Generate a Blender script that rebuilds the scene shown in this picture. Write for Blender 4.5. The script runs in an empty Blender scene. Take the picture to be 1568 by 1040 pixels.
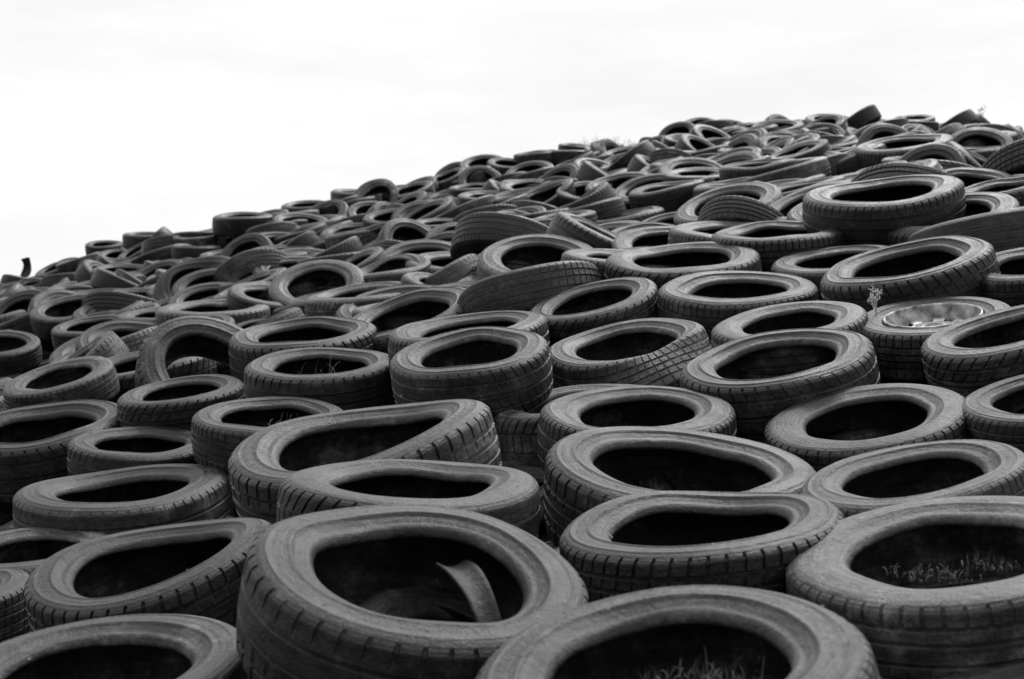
import bpy, math, random
import numpy as np
from mathutils import Vector, Matrix
random.seed(7); rng=np.random.default_rng(7)
scene=bpy.context.scene
pi=math.pi
CAMZ=1.5
F=1568*50/36.0
# ---------------- hill height (relative to camera height) -----------------
def smin(a,b,k):
    h=max(0,min(1,.5+.5*(b-a)/k)); return b*(1-h)+a*h-k*h*(1-h)
def H0(X,Y):
    g=smin(.2115*X,.58,.25)
    sp=(Y-20.7)/.8
    s=sp if sp>20 else math.log(1+math.exp(sp)) if sp>-30 else 0
    t=.16*Y-.40*s*.8
    return -smin(-(t+g-.883),1.48,.3)
# ---------------- surveyed tyres: sight x,y, apparent width, facing tilt, roll, kind -----------------
M=[
(1018,1012,640,24,9,'a'),(644,868,535,23,-8,'big'),(140,1022,490,20,8,'c'),(1600,1072,470,18,8,'a'),
(1450,830,512,19,8,'c'),(1072,796,440,14,5,'d'),(1040,707,412,17,-3,'sag'),(627,732,402,11,-1,'e'),
(551,664,405,14,12,'sad'),(232,852,380,17,13,'sad'),(50,838,258,14,3,'b'),(-85,900,260,15,5,'d'),
(188,742,325,12,5,'c'),(58,652,268,15,12,'b'),(215,676,212,14,0,'e'),(414,634,236,15,0,'a'),
(491,556,234,13,3,'e'),(718,538,252,17,7,'b'),(958,522,252,15,10,'fold'),(1188,548,300,15,8,'b'),
(975,625,312,14,0,'a'),(882,610,268,9,8,'e'),(1324,632,320,18,8,'c'),(1398,722,345,17,10,'a'),
(1600,605,262,18,8,'b'),(1206,487,244,13,7,'c'),(1128,438,240,13,0,'a'),(1045,391,240,11,2,'e'),
(904,458,210,14,13,'d'),(715,498,250,9,6,'a'),(620,469,165,10,4,'c'),(463,510,234,10,7,'b'),
(385,500,132,4,20,'twist'),(291,502,140,14,12,'a'),(326,468,176,8,3,'c'),(217,553,232,8,10,'e'),
(276,597,196,11,8,'d'),(88,573,172,15,16,'c'),(2,525,116,20,5,'b'),(141,497,122,14,8,'a'),
(315,435,106,30,14,'a'),(206,452,106,14,5,'c'),(552,447,176,8,8,'b'),(590,405,150,8,12,'twist'),
(440,430,150,6,8,'e'),(704,396,172,9,3,'c'),(785,362,176,-24,-12,'a'),(806,435,228,-14,15,'d'),
(1190,353,208,8,2,'a'),(1385,401,272,11,12,'b'),(1282,395,200,12,5,'a'),(1350,290,244,10,4,'c'),
(1446,325,222,14,8,'b'),(1515,343,255,-8,10,'c'),(1588,400,218,14,6,'a'),(1428,482,242,14,5,'rim'),
(1545,502,272,15,12,'d'),(1383,218,150,9,5,'a'),(1400,240,100,5,3,'b'),(1535,224,112,5,3,'c'),
(1490,212,130,7,5,'e'),(1555,276,122,12,10,'d'),(1228,284,132,6,12,'b'),(1102,318,150,6,11,'a'),
(1086,350,182,7,9,'c'),(1004,358,100,5,8,'d'),(935,378,122,14,5,'e'),(950,331,140,6,10,'b'),
(692,267,62,36,24,'a'),(740,251,76,25,3,'c'),(810,262,80,22,12,'d'),(820,234,70,4,5,'b'),
(545,292,78,5,2,'c'),(882,222,44,4,-5,'a'),(1072,188,54,20,0,'a'),(1036,206,64,38,22,'e'),
(1116,190,54,18,-5,'b'),(1190,192,82,14,3,'c'),(1270,181,74,12,-4,'d'),(1400,180,62,9,0,'a'),
(1330,186,70,6,0,'e'),(224,358,72,5,2,'a'),(160,373,58,12,4,'b'),(372,330,92,6,2,'c'),
(470,313,80,8,4,'d'),(690,433,110,9,8,'a'),(430,384,112,9,4,'b'),(350,388,90,12,6,'c'),
(45,447,94,8,4,'e'),(125,455,62,3,2,'d'),(540,352,104,12,6,'a'),(640,345,110,7,10,'b'),
(600,290,74,8,8,'c'),(1160,250,120,5,6,'d'),(860,330,110,5,8,'a'),(1230,240,140,5,4,'e'),
(1020,285,120,6,10,'c'),(790,300,110,5,8,'b'),(1120,280,120,6,6,'a'),(-45,780,130,10,0,'a'),
(800,722,200,12,4,'c'),
]
def solve(cx,cy,w):
    dx=(cx-784)/F; dz=-(cy-520)/F
    z=1.5; hit=20.0
    while z<23:
        if H0(dx*z,z)>=dz*z: hit=z;break
        z+=.02
    return min(.70,max(.56,w*hit/F))
Ds=[solve(*m[:3]) for m in M]
for it in range(400):
    ch=False
    for i,a in enumerate(M):
        for j,b in enumerate(M):
            if b[2]<100 or a[2]<100: continue
            if b[1]-a[1]<8 or b[1]-a[1]>.32*(a[2]+b[2]): continue
            if abs(a[0]-b[0])>.44*(a[2]+b[2]): continue
            zi=F*Ds[i]/a[2]; zj=F*Ds[j]/b[2]
            lat=abs(a[0]-b[0])/(.5*(a[2]+b[2]))
            if zi<zj+.47*(Ds[i]+Ds[j])*math.sqrt(max(0,1-lat*lat)):
                Ds[i]=min(.80,Ds[i]*1.003); Ds[j]=max(.49,Ds[j]*.997); ch=True
    if not ch: break
tyres=[]
for (cx,cy,w,g,roll,var),D in zip(M,Ds):
    z=min(F*D/w,22)
    p=Vector(((cx-784)/F*z,z,-(cy-520)/F*z))
    d=p.normalized(); r=d.cross(Vector((0,0,1))).normalized(); u=r.cross(d)
    a=math.radians(roll); g=math.radians(g)
    up=u*math.cos(a)-r*math.sin(a)
    n=(up*math.cos(g)-d*math.sin(g)).normalized()
    tyres.append((p,n,D,var))
MP=np.array([[t[0].x,t[0].y,t[0].z-H0(t[0].x,t[0].y)] for t in tyres])
def H(X,Y):
    w=np.exp(-((MP[:,0]-X)**2+(MP[:,1]-Y)**2)/(2*.45**2))
    return H0(X,Y)+float((w*MP[:,2]).sum()/(w.sum()+.2))

# ---------------- materials -----------------
def newmat(name):
    m=bpy.data.materials.new(name); m.use_nodes=True
    nt=m.node_tree; return m,nt,nt.nodes['Principled BSDF']
def nd(nt,t,**k):
    n=nt.nodes.new(t)
    for a,b in k.items():
        if a.startswith('i_'): n.inputs[a[2:].replace('_',' ')].default_value=b
        else: setattr(n,a,b)
    return n
def ramp(nt,src,pts):
    r=nt.nodes.new('ShaderNodeValToRGB'); e=r.color_ramp.elements
    while len(e)<len(pts): e.new(.5)
    for i,(p,v) in enumerate(pts): e[i].position=p; e[i].color=(v,v,v,1)
    nt.links.new(src,r.inputs[0]); return r.outputs[0]
def math_(nt,op,a,b=None,c=None):
    n=nt.nodes.new('ShaderNodeMath'); n.operation=op
    for i,v in enumerate((a,b,c)):
        if v is None: continue
        if isinstance(v,(int,float)): n.inputs[i].default_value=v
        else: nt.links.new(v,n.inputs[i])
    return n.outputs[0]
def rubber(name,k,rlo,rhi,spec):
    m,nt,b=newmat(name); L=nt.links.new
    tc=nd(nt,'ShaderNodeTexCoord'); oi=nd(nt,'ShaderNodeObjectInfo')
    comb=nd(nt,'ShaderNodeCombineXYZ'); L(oi.outputs['Random'],comb.inputs[0]); L(oi.outputs['Random'],comb.inputs[1])
    off=nt.nodes.new('ShaderNodeVectorMath'); off.operation='MULTIPLY_ADD'
    L(comb.outputs[0],off.inputs[0]); off.inputs[1].default_value=(37,53,11); L(tc.outputs['Object'],off.inputs[2])
    V=off.outputs[0]
    n0=nd(nt,'ShaderNodeTexNoise',i_Scale=2.6,i_Detail=3.0,i_Roughness=.5); L(V,n0.inputs['Vector'])
    n1=nd(nt,'ShaderNodeTexNoise',i_Scale=9.0,i_Detail=7.0,i_Roughness=.68); L(V,n1.inputs['Vector'])
    n2=nd(nt,'ShaderNodeTexNoise',i_Scale=60.0,i_Detail=5.0,i_Roughness=.7); L(V,n2.inputs['Vector'])
    n3=nd(nt,'ShaderNodeTexNoise',i_Scale=300.0,i_Detail=3.0,i_Roughness=.6); L(V,n3.inputs['Vector'])
    vo=nd(nt,'ShaderNodeTexVoronoi',i_Scale=38.0); L(V,vo.inputs['Vector'])
    sx=nd(nt,'ShaderNodeSeparateXYZ'); L(tc.outputs['Object'],sx.inputs[0])
    th=math_(nt,'ARCTAN2',sx.outputs[1],sx.outputs[0])
    rr=math_(nt,'SQRT',math_(nt,'ADD',math_(nt,'MULTIPLY',sx.outputs[0],sx.outputs[0]),math_(nt,'MULTIPLY',sx.outputs[1],sx.outputs[1])))
    # circumferential scuffs
    cs=nd(nt,'ShaderNodeCombineXYZ'); L(math_(nt,'MULTIPLY',th,1.6),cs.inputs[0]); L(math_(nt,'MULTIPLY',rr,110),cs.inputs[1]); L(math_(nt,'MULTIPLY_ADD',sx.outputs[2],40,oi.outputs['Random']),cs.inputs[2])
    ns=nd(nt,'ShaderNodeTexNoise',i_Scale=1.0,i_Detail=4.0,i_Roughness=.6); L(cs.outputs[0],ns.inputs['Vector'])
    c1=ramp(nt,n1.outputs[0],[(.34,.010*k),(.48,.022*k),(.58,.044*k),(.72,.13*k)])
    c2=ramp(nt,n2.outputs[0],[(.3,.40),(.7,1.7)])
    c=math_(nt,'MULTIPLY',c1,c2)
    c=math_(nt,'MULTIPLY',c,ramp(nt,n0.outputs[0],[(.35,.65),(.65,1.7)]))
    c=math_(nt,'MULTIPLY',c,ramp(nt,ns.outputs[0],[(.35,.6),(.68,1.7)]))
    tone=math_(nt,'MULTIPLY_ADD',math_(nt,'POWER',oi.outputs['Random'],3.0),1.8,.70)
    c=math_(nt,'MULTIPLY',c,tone)
    sp=ramp(nt,vo.outputs['Distance'],[(.07,1.0),(.12,0.0)])
    sm=ramp(nt,n1.outputs[0],[(.56,0),(.60,1)])
    c=math_(nt,'MULTIPLY_ADD',math_(nt,'MULTIPLY',sp,sm),.2*k,c)
    L(c,b.inputs['Base Color'])
    ro=ramp(nt,n1.outputs[0],[(.35,rlo),(.65,rhi)])
    L(math_(nt,'ADD',ro,math_(nt,'MULTIPLY_ADD',n0.outputs[0],.4,-.20)),b.inputs['Roughness'])
    b.inputs['Specular IOR Level'].default_value=spec
    cv=nd(nt,'ShaderNodeCombineXYZ'); L(math_(nt,'MULTIPLY',th,26),cv.inputs[0]); L(math_(nt,'MULTIPLY',rr,70),cv.inputs[1]); L(oi.outputs['Random'],cv.inputs[2])
    ln=nd(nt,'ShaderNodeTexVoronoi',i_Scale=1.0); ln.distance='CHEBYCHEV'; L(cv.outputs[0],ln.inputs['Vector'])
    lt=ramp(nt,ln.outputs['Distance'],[(.30,1),(.36,0)])
    cv2=nd(nt,'ShaderNodeCombineXYZ'); L(math_(nt,'MULTIPLY',th,1.3),cv2.inputs[0]); L(oi.outputs['Random'],cv2.inputs[1])
    ms=nd(nt,'ShaderNodeTexNoise',i_Scale=1.0,i_Detail=0.0); L(cv2.outputs[0],ms.inputs['Vector'])
    mk=ramp(nt,ms.outputs[0],[(.5,0),(.53,1)])
    band=math_(nt,'LESS_THAN',math_(nt,'ABSOLUTE',math_(nt,'SUBTRACT',rr,.250)),.013)
    lt=math_(nt,'MULTIPLY',math_(nt,'MULTIPLY',lt,mk),band)
    hgt=math_(nt,'ADD',math_(nt,'MULTIPLY',n2.outputs[0],.9),math_(nt,'MULTIPLY',n3.outputs[0],.5))
    hgt=math_(nt,'MULTIPLY_ADD',lt,.6,hgt)
    hgt=math_(nt,'MULTIPLY_ADD',n1.outputs[0],2.4,hgt)
    hgt=math_(nt,'MULTIPLY_ADD',ns.outputs[0],.7,hgt)
    bp=nd(nt,'ShaderNodeBump',i_Strength=.85,i_Distance=.004); L(hgt,bp.inputs['Height']); L(bp.outputs[0],b.inputs['Normal'])
    return m
RUB=rubber('weathered_rubber',.56,.36,.60,.5)
LINER=rubber('inner_liner_rubber',.9,.55,.7,.3)
def simple(name,lo,hi,rough,scale=30,metal=0,bump=.3):
    m,nt,b=newmat(name); n=nd(nt,'ShaderNodeTexNoise',i_Scale=float(scale),i_Detail=6.0)
    tc=nd(nt,'ShaderNodeTexCoord'); nt.links.new(tc.outputs['Object'],n.inputs['Vector'])
    nt.links.new(ramp(nt,n.outputs[0],[(.3,lo),(.7,hi)]),b.inputs['Base Color'])
    b.inputs['Roughness'].default_value=rough; b.inputs['Metallic'].default_value=metal
    bp=nd(nt,'ShaderNodeBump',i_Strength=bump,i_Distance=.01); nt.links.new(n.outputs[0],bp.inputs['Height']); nt.links.new(bp.outputs[0],b.inputs['Normal'])
    return m
SOIL=simple('dark_soil',.012,.05,.95,6)
STEEL=simple('old_steel',.03,.65,.48,18,.3)
STRAW=simple('dry_straw',.15,.35,.7,40)
WEED=simple('weed_leaf',.06,.18,.7,40)
FLAKE=simple('pale_chaff',.12,.40,.8,20)

# ---------------- tyre mesh -----------------
R=.31
def tyre_mesh(name,seed,pattern='rib',grooves=(-.42,-.14,.14,.42),depth=.02,hw=.098,pitch=60,shear=.0,
              squash=0,saddle=0,sph=0,bead=(0,0,0),sags=(),fold=None,bend=0,irr=1.0,hole=0,ridge=1.0):
    rs=np.random.default_rng(seed); irr*=.58
    side=[(.978,.80,'s'),(.962,.86,'s'),(.945,.895,'w'),(.94,.915,'w'),(.915,.945,'w'),(.90,.96,'w'),(.893,.96+.018*ridge,'w'),(.885,.963+.018*ridge,'w'),(.878,.968,'w'),
          (.84,.985,'w'),(.80,.992,'w'),(.765,.982,'w'),(.757,.98+.022*ridge,'w'),(.747,.975+.022*ridge,'w'),(.739,.955,'w'),(.715,.925,'w'),(.695,.893,'w'),(.682,.87,'w'),(.67,.86,'w'),
          (.655,.862,'w'),(.638,.85,'w'),(.622,.80,'w'),(.608,.73,'w'),(.604,.67,'w'),(.612,.63,'w')]
    inner=[(.635,.66,'i'),(.69,.77,'i'),(.76,.85,'i'),(.84,.86,'i'),(.90,.79,'i'),(.94,.62,'i'),(.955,.35,'i')]
    tz=[(-.76,0),(-.70,0)]
    for g in grooves: tz+=[(g-.055,0),(g-.036,1),(g+.036,1),(g+.055,0)]
    tz+=[(.70,0),(.76,0)]
    tr=[(1-.018*(z/.76)**2, z,'t%d'%lo) for z,lo in sorted(tz)]
    low=[(r,-z,k) for (r,z,k) in side[::-1]]
    prof=low+tr+side+inner+[(.957,0,'i')]+[(r,-z,k) for (r,z,k) in inner[::-1]]
    K=len(prof)
    fr=[(0,0),(.035,1),(.19,1),(.225,0),(.62,0)]
    th=[];lowf=[]
    for p in range(pitch):
        for f,l in fr: th.append((p+f)/pitch*2*pi); lowf.append(l)
    N=len(th); th=np.array(th)
    th=th+.012*np.sin(3*th+seed)+.006*np.sin(7*th)
    lowf=np.array(lowf)*1.0
    wearv=np.clip(.75+.4*np.sin(th+seed*1.3)+.3*np.sin(2*th+seed*2.1),.12,1.2)
    def four(amp,ms=(1,2,3,4)):
        a=[amp*rs.normal()/m**.7 for m in ms]; ph=[rs.uniform(0,6.28) for m in ms]
        return lambda t: sum(A*np.cos(m*t+P) for A,m,P in zip(a,ms,ph))
    fb=four(.018*irr,(2,3,4,5)); fz=four(.007*irr,(1,2,3,4)); fr_=four(.006*irr,(2,3,4)); fw=four(.006*irr,(2,3,4,6)); ft=four(.05*irr,(1,2,3))
    outer=max(abs(g) for g in grooves) if grooves else .3
    X=np.zeros((N,K,3))
    for k,(r,z,kd) in enumerate(prof):
        if r<.70 and hole: r=r-hole*(.70-r)/.1
        rr=np.full(N,r); zz=np.full(N,z); az=abs(z)
        if kd[0]=='t':
            lat={'rib':az>outer-.06,'block':True,'chev':az>.1,'worn':az>.62,'slick':False}[pattern]
            dd=np.zeros(N)
            if kd=='t1': dd=depth*wearv
            if lat: dd=np.maximum(dd,lowf*depth*wearv*(.85 if az>outer else .6))
            rr=rr-dd
        if kd=='s' and pattern!='slick':
            rr=rr-lowf*depth*.7*wearv; zz=zz-lowf*.035*np.sign(z)*wearv
        t=th.copy()
        fade=1 if kd[0] in 'ts' else (max(0,min(1,(r-.70)/.25)) if kd=='w' else 0)
        t=t+shear*(az if pattern=='chev' else z)*fade
        x_r=rr*R; x_z=zz*hw
        psi=ft(t)
        if fold:
            th0,amt,wd=fold
            d=np.angle(np.exp(1j*(t-th0))); psi=psi+amt*np.exp(-(d/wd)**2)
        rc=.82*R; a=x_r-rc; b=x_z
        x_r,x_z=rc+a*np.cos(psi)-b*np.sin(psi), a*np.sin(psi)+b*np.cos(psi)
        w=max(0,(1-r)/.38)
        x_r=x_r*(1+fr_(t)+w*(fb(t)+.5*(bead[0]*np.cos(2*t+bead[1])+bead[2]*np.cos(3*t+bead[1]*2))))
        if z>0:
            x_z=x_z+w*fw(t)
            for (t0,am,wd) in sags:
                d=np.angle(np.exp(1j*(t-t0))); x_z=x_z-.7*am*w**.8*np.exp(-(d/wd)**2)
        x=x_r*np.cos(t)*(1+squash); y=x_r*np.sin(t)*(1-squash)
        X[:,k,0]=x;X[:,k,1]=y;X[:,k,2]=x_z+.6*saddle*R*np.cos(2*t+sph)*r+bend*x*x/R+fz(t)
    V=X.reshape(-1,3)
    i=np.arange(N)[:,None]; k=np.arange(K)[None,:]
    i2=(i+1)%N;k2=(k+1)%K
    Fc=np.stack([(i*K+k)+0*k2,(i2*K+k)+0*k2,i2*K+k2,i*K+k2],-1).reshape(-1,4)
    me=bpy.data.meshes.new(name)
    me.vertices.add(len(V)); me.vertices.foreach_set('co',V.ravel())
    me.loops.add(len(Fc)*4); me.loops.foreach_set('vertex_index',Fc.ravel().astype(np.int32))
    me.polygons.add(len(Fc)); me.polygons.foreach_set('loop_start',np.arange(0,len(Fc)*4,4,dtype=np.int32))
    sm=np.array([prof[j][2][0] in 'wi' and prof[(j+1)%K][2][0] in 'wi' for j in range(K)])
    mi=np.array([1 if (prof[j][2][0]=='i' or prof[(j+1)%K][2][0]=='i') else 0 for j in range(K)],dtype=np.int32)
    me.materials.append(RUB); me.materials.append(LINER)
    me.polygons.foreach_set('use_smooth',np.tile(sm,N))
    me.polygons.foreach_set('material_index',np.tile(mi,N))
    me.update(calc_edges=True); me.validate()
    return me
VAR={
'a':[tyre_mesh('tyre_a1',1,'rib',depth=.024,squash=.01,saddle=.02,bead=(.02,.5,.01)),
     tyre_mesh('tyre_a2',2,'rib',(-.5,-.18,.18,.5),depth=.020,pitch=72,squash=-.02,saddle=-.03,bead=(.03,2,.015),sags=((1.2,.016,.7),),ridge=.4),
     tyre_mesh('tyre_a3',22,'rib',(-.46,-.02,.40),depth=.018,pitch=64,squash=.03,saddle=.03,sph=2,bead=(.03,1,.02),sags=((2.6,.016,.6),),hole=.02)],
'b':[tyre_mesh('tyre_b1',3,'block',(-.45,-.15,.15,.45),depth=.018,pitch=58,shear=.14,saddle=.025,sph=1,bead=(.02,1,.02)),
     tyre_mesh('tyre_b2',4,'rib',(-.48,0,.48),depth=.022,pitch=46,shear=-.16,hw=.105,squash=.02,bead=(.03,.2,.01),sags=((4.2,.018,.6),),ridge=1.6)],
'c':[tyre_mesh('tyre_c1',5,'worn',(-.4,0,.4),depth=.014,pitch=60,saddle=.03,sph=.7,bead=(.02,0,.02),sags=((2.2,.014,.8),)),
     tyre_mesh('tyre_c2',6,'rib',(-.5,-.2,.2,.5),depth=.017,pitch=54,hw=.092,squash=-.015,bead=(.03,2.5,.01),hole=.015,ridge=.2),
     tyre_mesh('tyre_c3',23,'slick',(-.42,-.14,.14,.42),depth=.012,pitch=60,hw=.1,squash=.02,saddle=-.03,bead=(.03,2.5,.02),sags=((5.2,.016,.7),))],
'd':[tyre_mesh('tyre_d1',8,'chev',(-.5,-.1,.1,.5),depth=.028,pitch=40,shear=.28,hw=.1,saddle=-.02,bead=(.02,1.5,.015)),
     tyre_mesh('tyre_d2',9,'block',(-.5,-.2,.2,.5),depth=.020,pitch=52,shear=.05,hw=.098,saddle=.02,sph=2,bead=(.02,.5,.02),sags=((5.5,.012,.5),),ridge=1.5)],
'e':[tyre_mesh('tyre_e1',10,'rib',(-.5,-.1,.3),depth=.022,pitch=44,shear=.04,hw=.102,squash=.015,saddle=.02,bead=(.03,1,.0),sags=((.5,.014,.7),(3.4,.01,.6))),
     tyre_mesh('tyre_e2',11,'chev',(-.35,.35),depth=.022,pitch=48,shear=.2,hw=.095,saddle=.03,sph=3,bead=(.015,3,.02),ridge=.3)],
'big':[tyre_mesh('tyre_f1',31,'rib',(-.52,-.1,.38),depth=.018,pitch=44,shear=.03,hw=.102,saddle=.015,bead=(.02,1,.01),sags=((-.5,.014,.7),),irr=1.1)],
'sad':[tyre_mesh('tyre_saddle',12,'rib',(-.48,-.16,.16,.48),depth=.024,pitch=48,hw=.1,squash=.02,saddle=.08,sph=.9,bead=(.06,.6,.02),sags=((.2,-.012,.7),(3.6,.014,.8)),irr=1.2)],
'sag':[tyre_mesh('tyre_sagged',13,'rib',depth=.020,pitch=50,hw=.102,saddle=.05,sph=.4,bead=(.07,.3,.04),sags=((.1,.04,.6),(-1.2,.012,.8)),fold=(.15,-.25,.7))],
'fold':[tyre_mesh('tyre_collapsed',14,'block',(-.45,-.15,.15,.45),depth=.024,pitch=50,hw=.1,squash=.02,saddle=.03,bead=(.05,.3,.04),fold=(-1.05,1.05,.75))],
'twist':[tyre_mesh('tyre_twisted',15,'rib',(-.4,0,.4),depth=.02,pitch=60,hw=.098,squash=.06,saddle=.12,sph=.5,bead=(.10,.3,.05),fold=(2.0,-.4,.9),irr=1.5),
         tyre_mesh('tyre_flattened',16,'worn',(-.4,0,.4),depth=.014,pitch=60,hw=.085,squash=.10,saddle=.06,sph=2.5,bead=(.08,2.3,.05),sags=((1,.04,.8),(4,.03,.7)),irr=1.8)],
}
VAR['rim']=[tyre_mesh('tyre_mounted',17,'rib',depth=.02,pitch=58,irr=.15)]
allv=[m for k in 'abcde' for m in VAR[k]]
weird=VAR['sad']+VAR['sag']+VAR['fold']+VAR['twist']
def place(center,n,D,me,spin,name='tyre'):
    o=bpy.data.objects.new(name,me); bpy.context.collection.objects.link(o)
    n=n.normalized(); yv=Vector((center.x,center.y,0))
    yv=(yv-n*yv.dot(n)); 
    if yv.length<1e-4: yv=Vector((1,0,0))
    yv.normalize(); xv=yv.cross(n)
    Mx=Matrix((xv,yv,n)).transposed().to_4x4()
    o.matrix_world=Matrix.Translation(center+Vector((0,0,CAMZ)))@Mx@Matrix.Rotation(spin,4,'Z')@Matrix.Scale(D/.62,4)
    return o
rimtyre=None
for i,(p,n,D,var) in enumerate(tyres):
    me=VAR[var][i%len(VAR[var])]
    spin=0 if var in('fold','sag','sad','big') else random.uniform(0,6.28)
    o=place(p-n*(.092*D/.62),n,D,me,spin)
    if var=='rim': rimtyre=o
# smaller tyres lying inside the sagged one and the near one
p7,n7,D7,_=tyres[6]
place(p7+Vector((.10,.02,-.27)),Vector((-.45,-.25,.85)),.46,VAR['a'][0],1.0)
p2,n2_,D2,_=tyres[1]
place(p2+Vector((.06,.10,-.26)),Vector((.35,-.30,.85)),.52,VAR['c'][0],2.0)
Y=1.25
row=0
while Y<23.4:
    X=-.40*Y-1.0+(row%2)*.25
    sp=.50 if Y<8 else .46
    while X<.40*Y+1.0:
        x=X+random.gauss(0,.08); y=Y+random.gauss(0,.08)
        X+=sp
        dm=np.sqrt(((MP[:,0]-x)**2+(MP[:,1]-y)**2).min())
        if dm<(.58 if y<6.5 else .42): continue
        n=Vector((-.2115,-.16,1)).normalized()+Vector((random.gauss(.02,.18),-.06+random.gauss(0,.17),0))
        q=random.random(); up=0
        if y>9 and q<.04: n=Vector((random.uniform(-1,1),random.uniform(-1,.2),.7)); up=.03
        elif q<.24: n=n+Vector((random.gauss(0,.38),random.gauss(0,.36),0)); up=.02
        D=random.uniform(.54,.71)
        sink=.20 if y<6.5 else .08 if y<8 else .03
        z=H(x,y)-.09-sink+up+random.gauss(0,.04)
        me=random.choice(weird) if random.random()<.20 else random.choice(allv)
        place(Vector((x,y,z)),n,D,me,random.uniform(0,6.28))
    Y+=.43 if Y<8 else .40; row+=1
Y=1.5
PN=Vector((-.2115,-.16,1)).normalized()
while Y<11:
    X=-.40*Y-1.0
    while X<.40*Y+1.0:
        x=X+random.gauss(0,.08); y=Y+random.gauss(0,.08); X+=.58
        n=PN+Vector((random.gauss(0,.25),random.gauss(-.05,.25),0))
        place(Vector((x,y,H(x,y)-.36)),n,random.uniform(.57,.66),random.choice(allv),random.uniform(0,6.28))
    Y+=.55
# ---------------- ground -----------------
def axis(lo,hi,step,far):
    a=list(np.arange(lo,hi+1e-6,step)); s=step; x=hi
    while x<far: s*=1.35; x+=s; a.append(x)
    s=step;x=lo
    while x>-far: s*=1.35; x-=s; a.insert(0,x)
    return a
xs=axis(-11,11,.3,600); ys=axis(0,25,.3,900)
vs=[];fs=[]
for y in ys:
    for x in xs:
        inside=(-11<x<11 and 0<y<25)
        h=(H(x,y) if inside else H0(x,y))
        vs.append((x,y,h-.52+CAMZ))
nx=len(xs)
for j in range(len(ys)-1):
    for i in range(nx-1):
        a=j*nx+i; fs.append((a,a+1,a+nx+1,a+nx))
me=bpy.data.meshes.new('ground'); me.from_pydata(vs,[],fs); me.materials.append(SOIL)
for p in me.polygons: p.use_smooth=True
g=bpy.data.objects.new('ground',me); bpy.context.collection.objects.link(g)

# ---------------- steel wheel in tyre -----------------
def wheel(parent):
    prof=[(.190,.080),(.188,.092),(.183,.093),(.179,.085),(.174,.060),(.166,.052),(.162,.010),(.152,-.005),(.142,.020),(.130,.045),(.10,.038),(.085,.010),(.07,.014),(.055,.045),(.036,.050),(.030,.01),(.002,.01)]
    N=96; vs=[];fs=[]
    for (r,z) in prof:
        for i in range(N):
            t=i/N*2*pi; vs.append((r*math.cos(t),r*math.sin(t),z))
    for k in range(len(prof)-1):
        for i in range(N):
            if k in(7,8,9) and (i%12) in(2,3,4,5,6,7): continue
            if k==11 and (i%24) in (4,5,6): continue
            a=k*N+i;b=k*N+(i+1)%N; fs.append((a,b,b+N,a+N))
    me=bpy.data.meshes.new('steel_wheel'); me.from_pydata(vs,[],fs); me.materials.append(STEEL)
    o=bpy.data.objects.new('steel_wheel',me); bpy.context.collection.objects.link(o)
    md=o.modifiers.new('s','SOLIDIFY'); md.thickness=.004
    for p in me.polygons: p.use_smooth=True
    o.parent=parent
wheel(rimtyre)

# ---------------- torn tread strips -----------------
def scrap(name,base,L,wd,head,curl,twist,lean):
    N=40;Mw=9; vs=[];fs=[]
    p=base.copy(); ang=lean
    h=Vector((math.cos(head),math.sin(head),0)); s0=Vector((-h.y,h.x,0))
    for i in range(N+1):
        t=i/N; dirv=h*math.cos(ang)+Vector((0,0,1))*math.sin(ang)
        s=(Matrix.Rotation(twist*t,3,dirv)@s0); nn=s.cross(dirv)
        ww=wd*(.85+.15*math.sin(t*5+1))
        for j in range(Mw):
            u=j/(Mw-1)*2-1
            vs.append(p+s*u*ww-nn*(u*u)*ww*.35)
        p=p+dirv*L/N; ang+=curl/N
    for i in range(N):
        for j in range(Mw-1):
            a=i*Mw+j; fs.append((a,a+1,a+Mw+1,a+Mw))
    me=bpy.data.meshes.new(name); me.from_pydata(vs,[],fs); me.materials.append(RUB)
    o=bpy.data.objects.new(name,me); bpy.context.collection.objects.link(o)
    for q in me.polygons: q.use_smooth=True
    md=o.modifiers.new('s','SOLIDIFY'); md.thickness=.006
def at(cx,cy,z): return Vector(((cx-784)/F*z,z,-(cy-520)/F*z+CAMZ))
t2=tyres[1][0].y
scrap('torn_tyre_strip',at(690,872,t2+.16),.24,.035,math.radians(-60),-1.3,.5,.0)
scrap('torn_tyre_strip',at(40,425,17.5),.26,.08,math.radians(60),1.2,.3,1.0)
scrap('torn_tyre_strip',at(968,297,15),.28,.06,math.radians(20),-1.0,.5,1.0)
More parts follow.
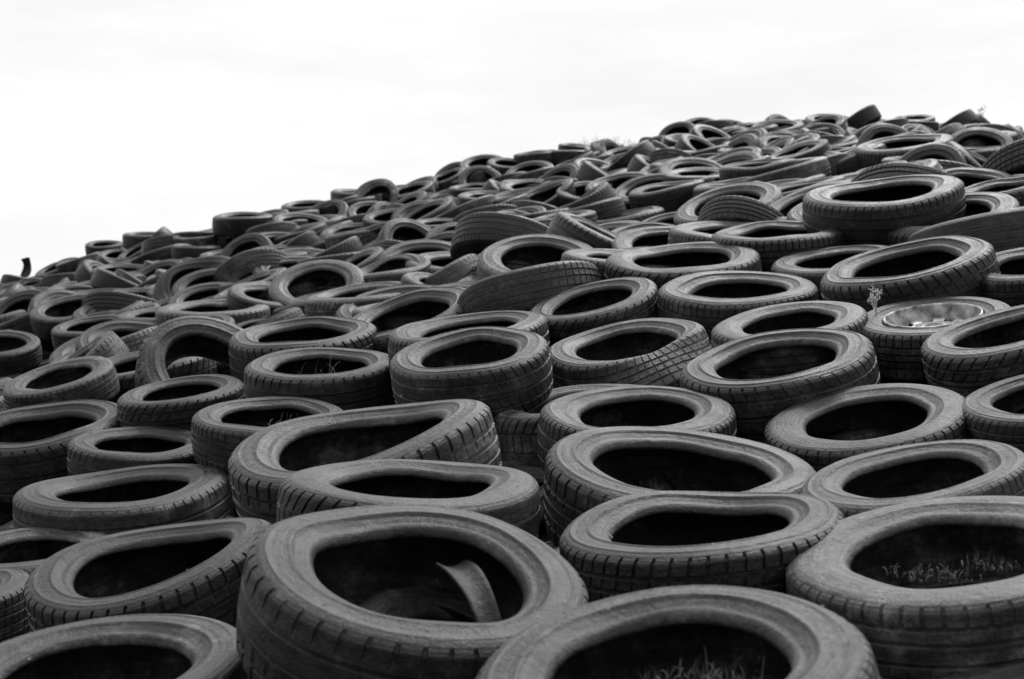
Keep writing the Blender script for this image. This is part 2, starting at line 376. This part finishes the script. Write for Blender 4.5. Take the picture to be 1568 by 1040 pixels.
# ---------------- grass / weeds -----------------
def strip(vs,fs,pts,w,wd):
    b=len(vs)
    for i,p in enumerate(pts):
        ww=w*(1-.85*i/(len(pts)-1)); vs.append(p-wd*ww); vs.append(p+wd*ww)
    for i in range(len(pts)-1):
        a=b+2*i; fs.append((a,a+1,a+3,a+2))
def addmesh(name,vs,fs,mat):
    me=bpy.data.meshes.new(name); me.from_pydata(vs,[],fs); me.materials.append(mat)
    o=bpy.data.objects.new(name,me); bpy.context.collection.objects.link(o)
def grass(name,base,spread,n,h,mat,curl=.8,bw=1):
    vs=[];fs=[]
    for i in range(n):
        a=random.uniform(0,6.28); rr=spread*math.sqrt(random.random())
        p=base+Vector((rr*math.cos(a),rr*math.sin(a),0)); L=h*random.uniform(.3,1.3)
        b=random.uniform(0,6.28); dr=Vector((math.cos(b),math.sin(b),0)); lean=random.uniform(.1,curl)
        pts=[]; q=p.copy(); N=7
        for k in range(N):
            pts.append(q.copy()); ang=lean*(k/N)*2.2
            q=q+(Vector((0,0,1))*math.cos(ang)+dr*math.sin(ang))*L/N
        strip(vs,fs,pts,random.uniform(.0008,.0016)*bw,Vector((-dr.y,dr.x,0)) if random.random()<.5 else Vector((1,0,0)))
    addmesh(name,vs,fs,mat)
z5=tyres[4][0].y; z1=tyres[0][0].y; z17=tyres[16][0].y; z16=tyres[15][0].y
grass('dry_grass',at(1430,885,z5+.05),.09,90,.035,WEED,2.6)
grass('dry_grass',at(1530,868,z5+.08),.08,80,.035,WEED,2.6)
grass('dry_grass',at(1075,1056,z1+.05),.10,130,.05,WEED,2.6)
grass('dry_grass',at(495,586,z17),.11,12,.14,STRAW,2.1)
grass('dry_grass',at(432,655,z16),.08,35,.06,STRAW,1.9)
grass('dry_grass',at(930,222,19.3),.45,120,.12,STRAW,1.5,2)
grass('dry_grass',at(610,608,tyres[17][0].y-.35),.02,5,.06,STRAW,.9)
def weed(name,base,h,n,mat):
    vs=[];fs=[]
    def bud(p,r):
        b=len(vs)
        for d in [(1,0,0),(-1,0,0),(0,1,0),(0,-1,0),(0,0,1),(0,0,-1)]: vs.append(p+Vector(d)*r)
        for f in [(0,2,4),(2,1,4),(1,3,4),(3,0,4),(2,0,5),(1,2,5),(3,1,5),(0,3,5)]: fs.append(tuple(b+i for i in f))
    for i in range(n):
        a=random.uniform(0,6.28); lean=random.uniform(.05,.5); d=Vector((math.cos(a)*lean,math.sin(a)*lean,1)).normalized()
        L=h*random.uniform(.6,1); pts=[base+d*L*k/5 for k in range(6)]
        strip(vs,fs,pts,h*.014,Vector((1,0,0)))
        for j in range(5):
            t=random.uniform(.45,1); p=base+d*L*t; dd=Vector((random.uniform(-1,1),random.uniform(-1,1),random.uniform(.3,1))).normalized()*h*.16
            strip(vs,fs,[p,p+dd*.5,p+dd],h*.009,Vector((1,0,0)))
            bud(p+dd,h*.028); bud(p+dd+Vector((random.uniform(-1,1),0,random.uniform(-1,1)))*h*.05,h*.022)
    addmesh(name,vs,fs,mat)
zr=tyres[55][0].y
weed('weed_plant',at(1342,485,zr-.25),.12,7,simple('weed_bud',.5,.75,.7))
weed('weed_plant',at(1502,190,19),.24,4,WEED)
# ---------------- chaff blown onto the tyres -----------------
bpy.context.view_layer.update()
dg=bpy.context.evaluated_depsgraph_get()
rc=random.Random(3); vs=[];fs=[]
for i in range(900):
    y=1.6+6.5*rc.random()**.8; x=rc.uniform(-.38,.38)*y
    ok,loc,nr,idx,ob,mt=scene.ray_cast(dg,Vector((x,y,6)),Vector((0,0,-1)))
    if not ok or nr.z<.35: continue
    t=Vector((rc.uniform(-1,1),rc.uniform(-1,1),rc.uniform(-1,1))); t=(t-nr*t.dot(nr)).normalized(); b=nr.cross(t)
    if rc.random()<.12: l,wd=rc.uniform(.010,.028),.0009
    else: l=rc.uniform(.0012,.0035); wd=l*rc.uniform(.4,.9)
    c=loc+nr*.0015; k=len(vs)
    vs+= [c-t*l-b*wd*.6,c+t*l*.9-b*wd,c+t*l+b*wd*.7+nr*.001,c+b*wd*1.1+nr*.0015,c-t*l*.8+b*wd]
    fs.append((k,k+1,k+2,k+3,k+4))
addmesh('scattered_chaff',vs,fs,FLAKE)
# ---------------- light -----------------
el=math.radians(50); az=math.radians(25)
sd=Vector((math.sin(az)*math.cos(el),math.cos(az)*math.cos(el),math.sin(el)))
sl=bpy.data.lights.new('sun','SUN'); sl.energy=1.5; sl.angle=math.radians(11); sl.color=(1,.995,.985)
so=bpy.data.objects.new('sun',sl); bpy.context.collection.objects.link(so)
so.rotation_euler=sd.to_track_quat('Z','Y').to_euler()
w=bpy.data.worlds.new('World'); scene.world=w; w.use_nodes=True; nt=w.node_tree; L=nt.links.new
bg=nt.nodes['Background']; bg.inputs[1].default_value=.12
sky=nd(nt,'ShaderNodeTexSky'); sky.sky_type='NISHITA'; sky.sun_disc=False; sky.sun_elevation=el; sky.sun_rotation=az
bw=nd(nt,'ShaderNodeRGBToBW'); L(sky.outputs[0],bw.inputs[0])
tc=nd(nt,'ShaderNodeTexCoord'); mp=nd(nt,'ShaderNodeMapping'); mp.inputs['Scale'].default_value=(2.2,2.2,11); mp.inputs['Rotation'].default_value=(0,math.radians(8),0)
L(tc.outputs['Generated'],mp.inputs[0])
no=nd(nt,'ShaderNodeTexNoise',i_Scale=1.6,i_Detail=7.0,i_Roughness=.6); L(mp.outputs[0],no.inputs['Vector'])
cl=nd(nt,'ShaderNodeMapRange'); L(no.outputs[0],cl.inputs[0])
for i,v in enumerate((.35,.65,7.4,8.45)): cl.inputs[i+1].default_value=v
dt=nt.nodes.new('ShaderNodeVectorMath'); dt.operation='DOT_PRODUCT'; L(tc.outputs['Generated'],dt.inputs[0]); dt.inputs[1].default_value=sd
m1=nd(nt,'ShaderNodeMapRange',interpolation_type='SMOOTHSTEP'); L(dt.outputs['Value'],m1.inputs[0])
for i,v in enumerate((-.5,.50,.28,1.0)): m1.inputs[i+1].default_value=v
m2=nd(nt,'ShaderNodeMapRange',interpolation_type='SMOOTHSTEP'); L(dt.outputs['Value'],m2.inputs[0])
for i,v in enumerate((.80,1.0,0.0,2.4)): m2.inputs[i+1].default_value=v
fac=math_(nt,'ADD',m1.outputs[0],m2.outputs[0])
tot=math_(nt,'ADD',math_(nt,'MULTIPLY',cl.outputs[0],fac),math_(nt,'MULTIPLY',bw.outputs[0],.05))
L(tot,bg.inputs[0])
# ---------------- camera -----------------
cam=bpy.data.cameras.new('camera'); co=bpy.data.objects.new('camera',cam); bpy.context.collection.objects.link(co)
cam.lens=50; cam.sensor_width=36; cam.clip_end=3000; cam.clip_start=.05
co.location=(0,0,CAMZ); co.rotation_euler=(math.radians(90),0,0)
cam.dof.use_dof=True; cam.dof.focus_distance=4.6; cam.dof.aperture_fstop=5.6
scene.camera=co
scene.view_settings.view_transform='Standard'; scene.view_settings.look='None'; scene.view_settings.exposure=0
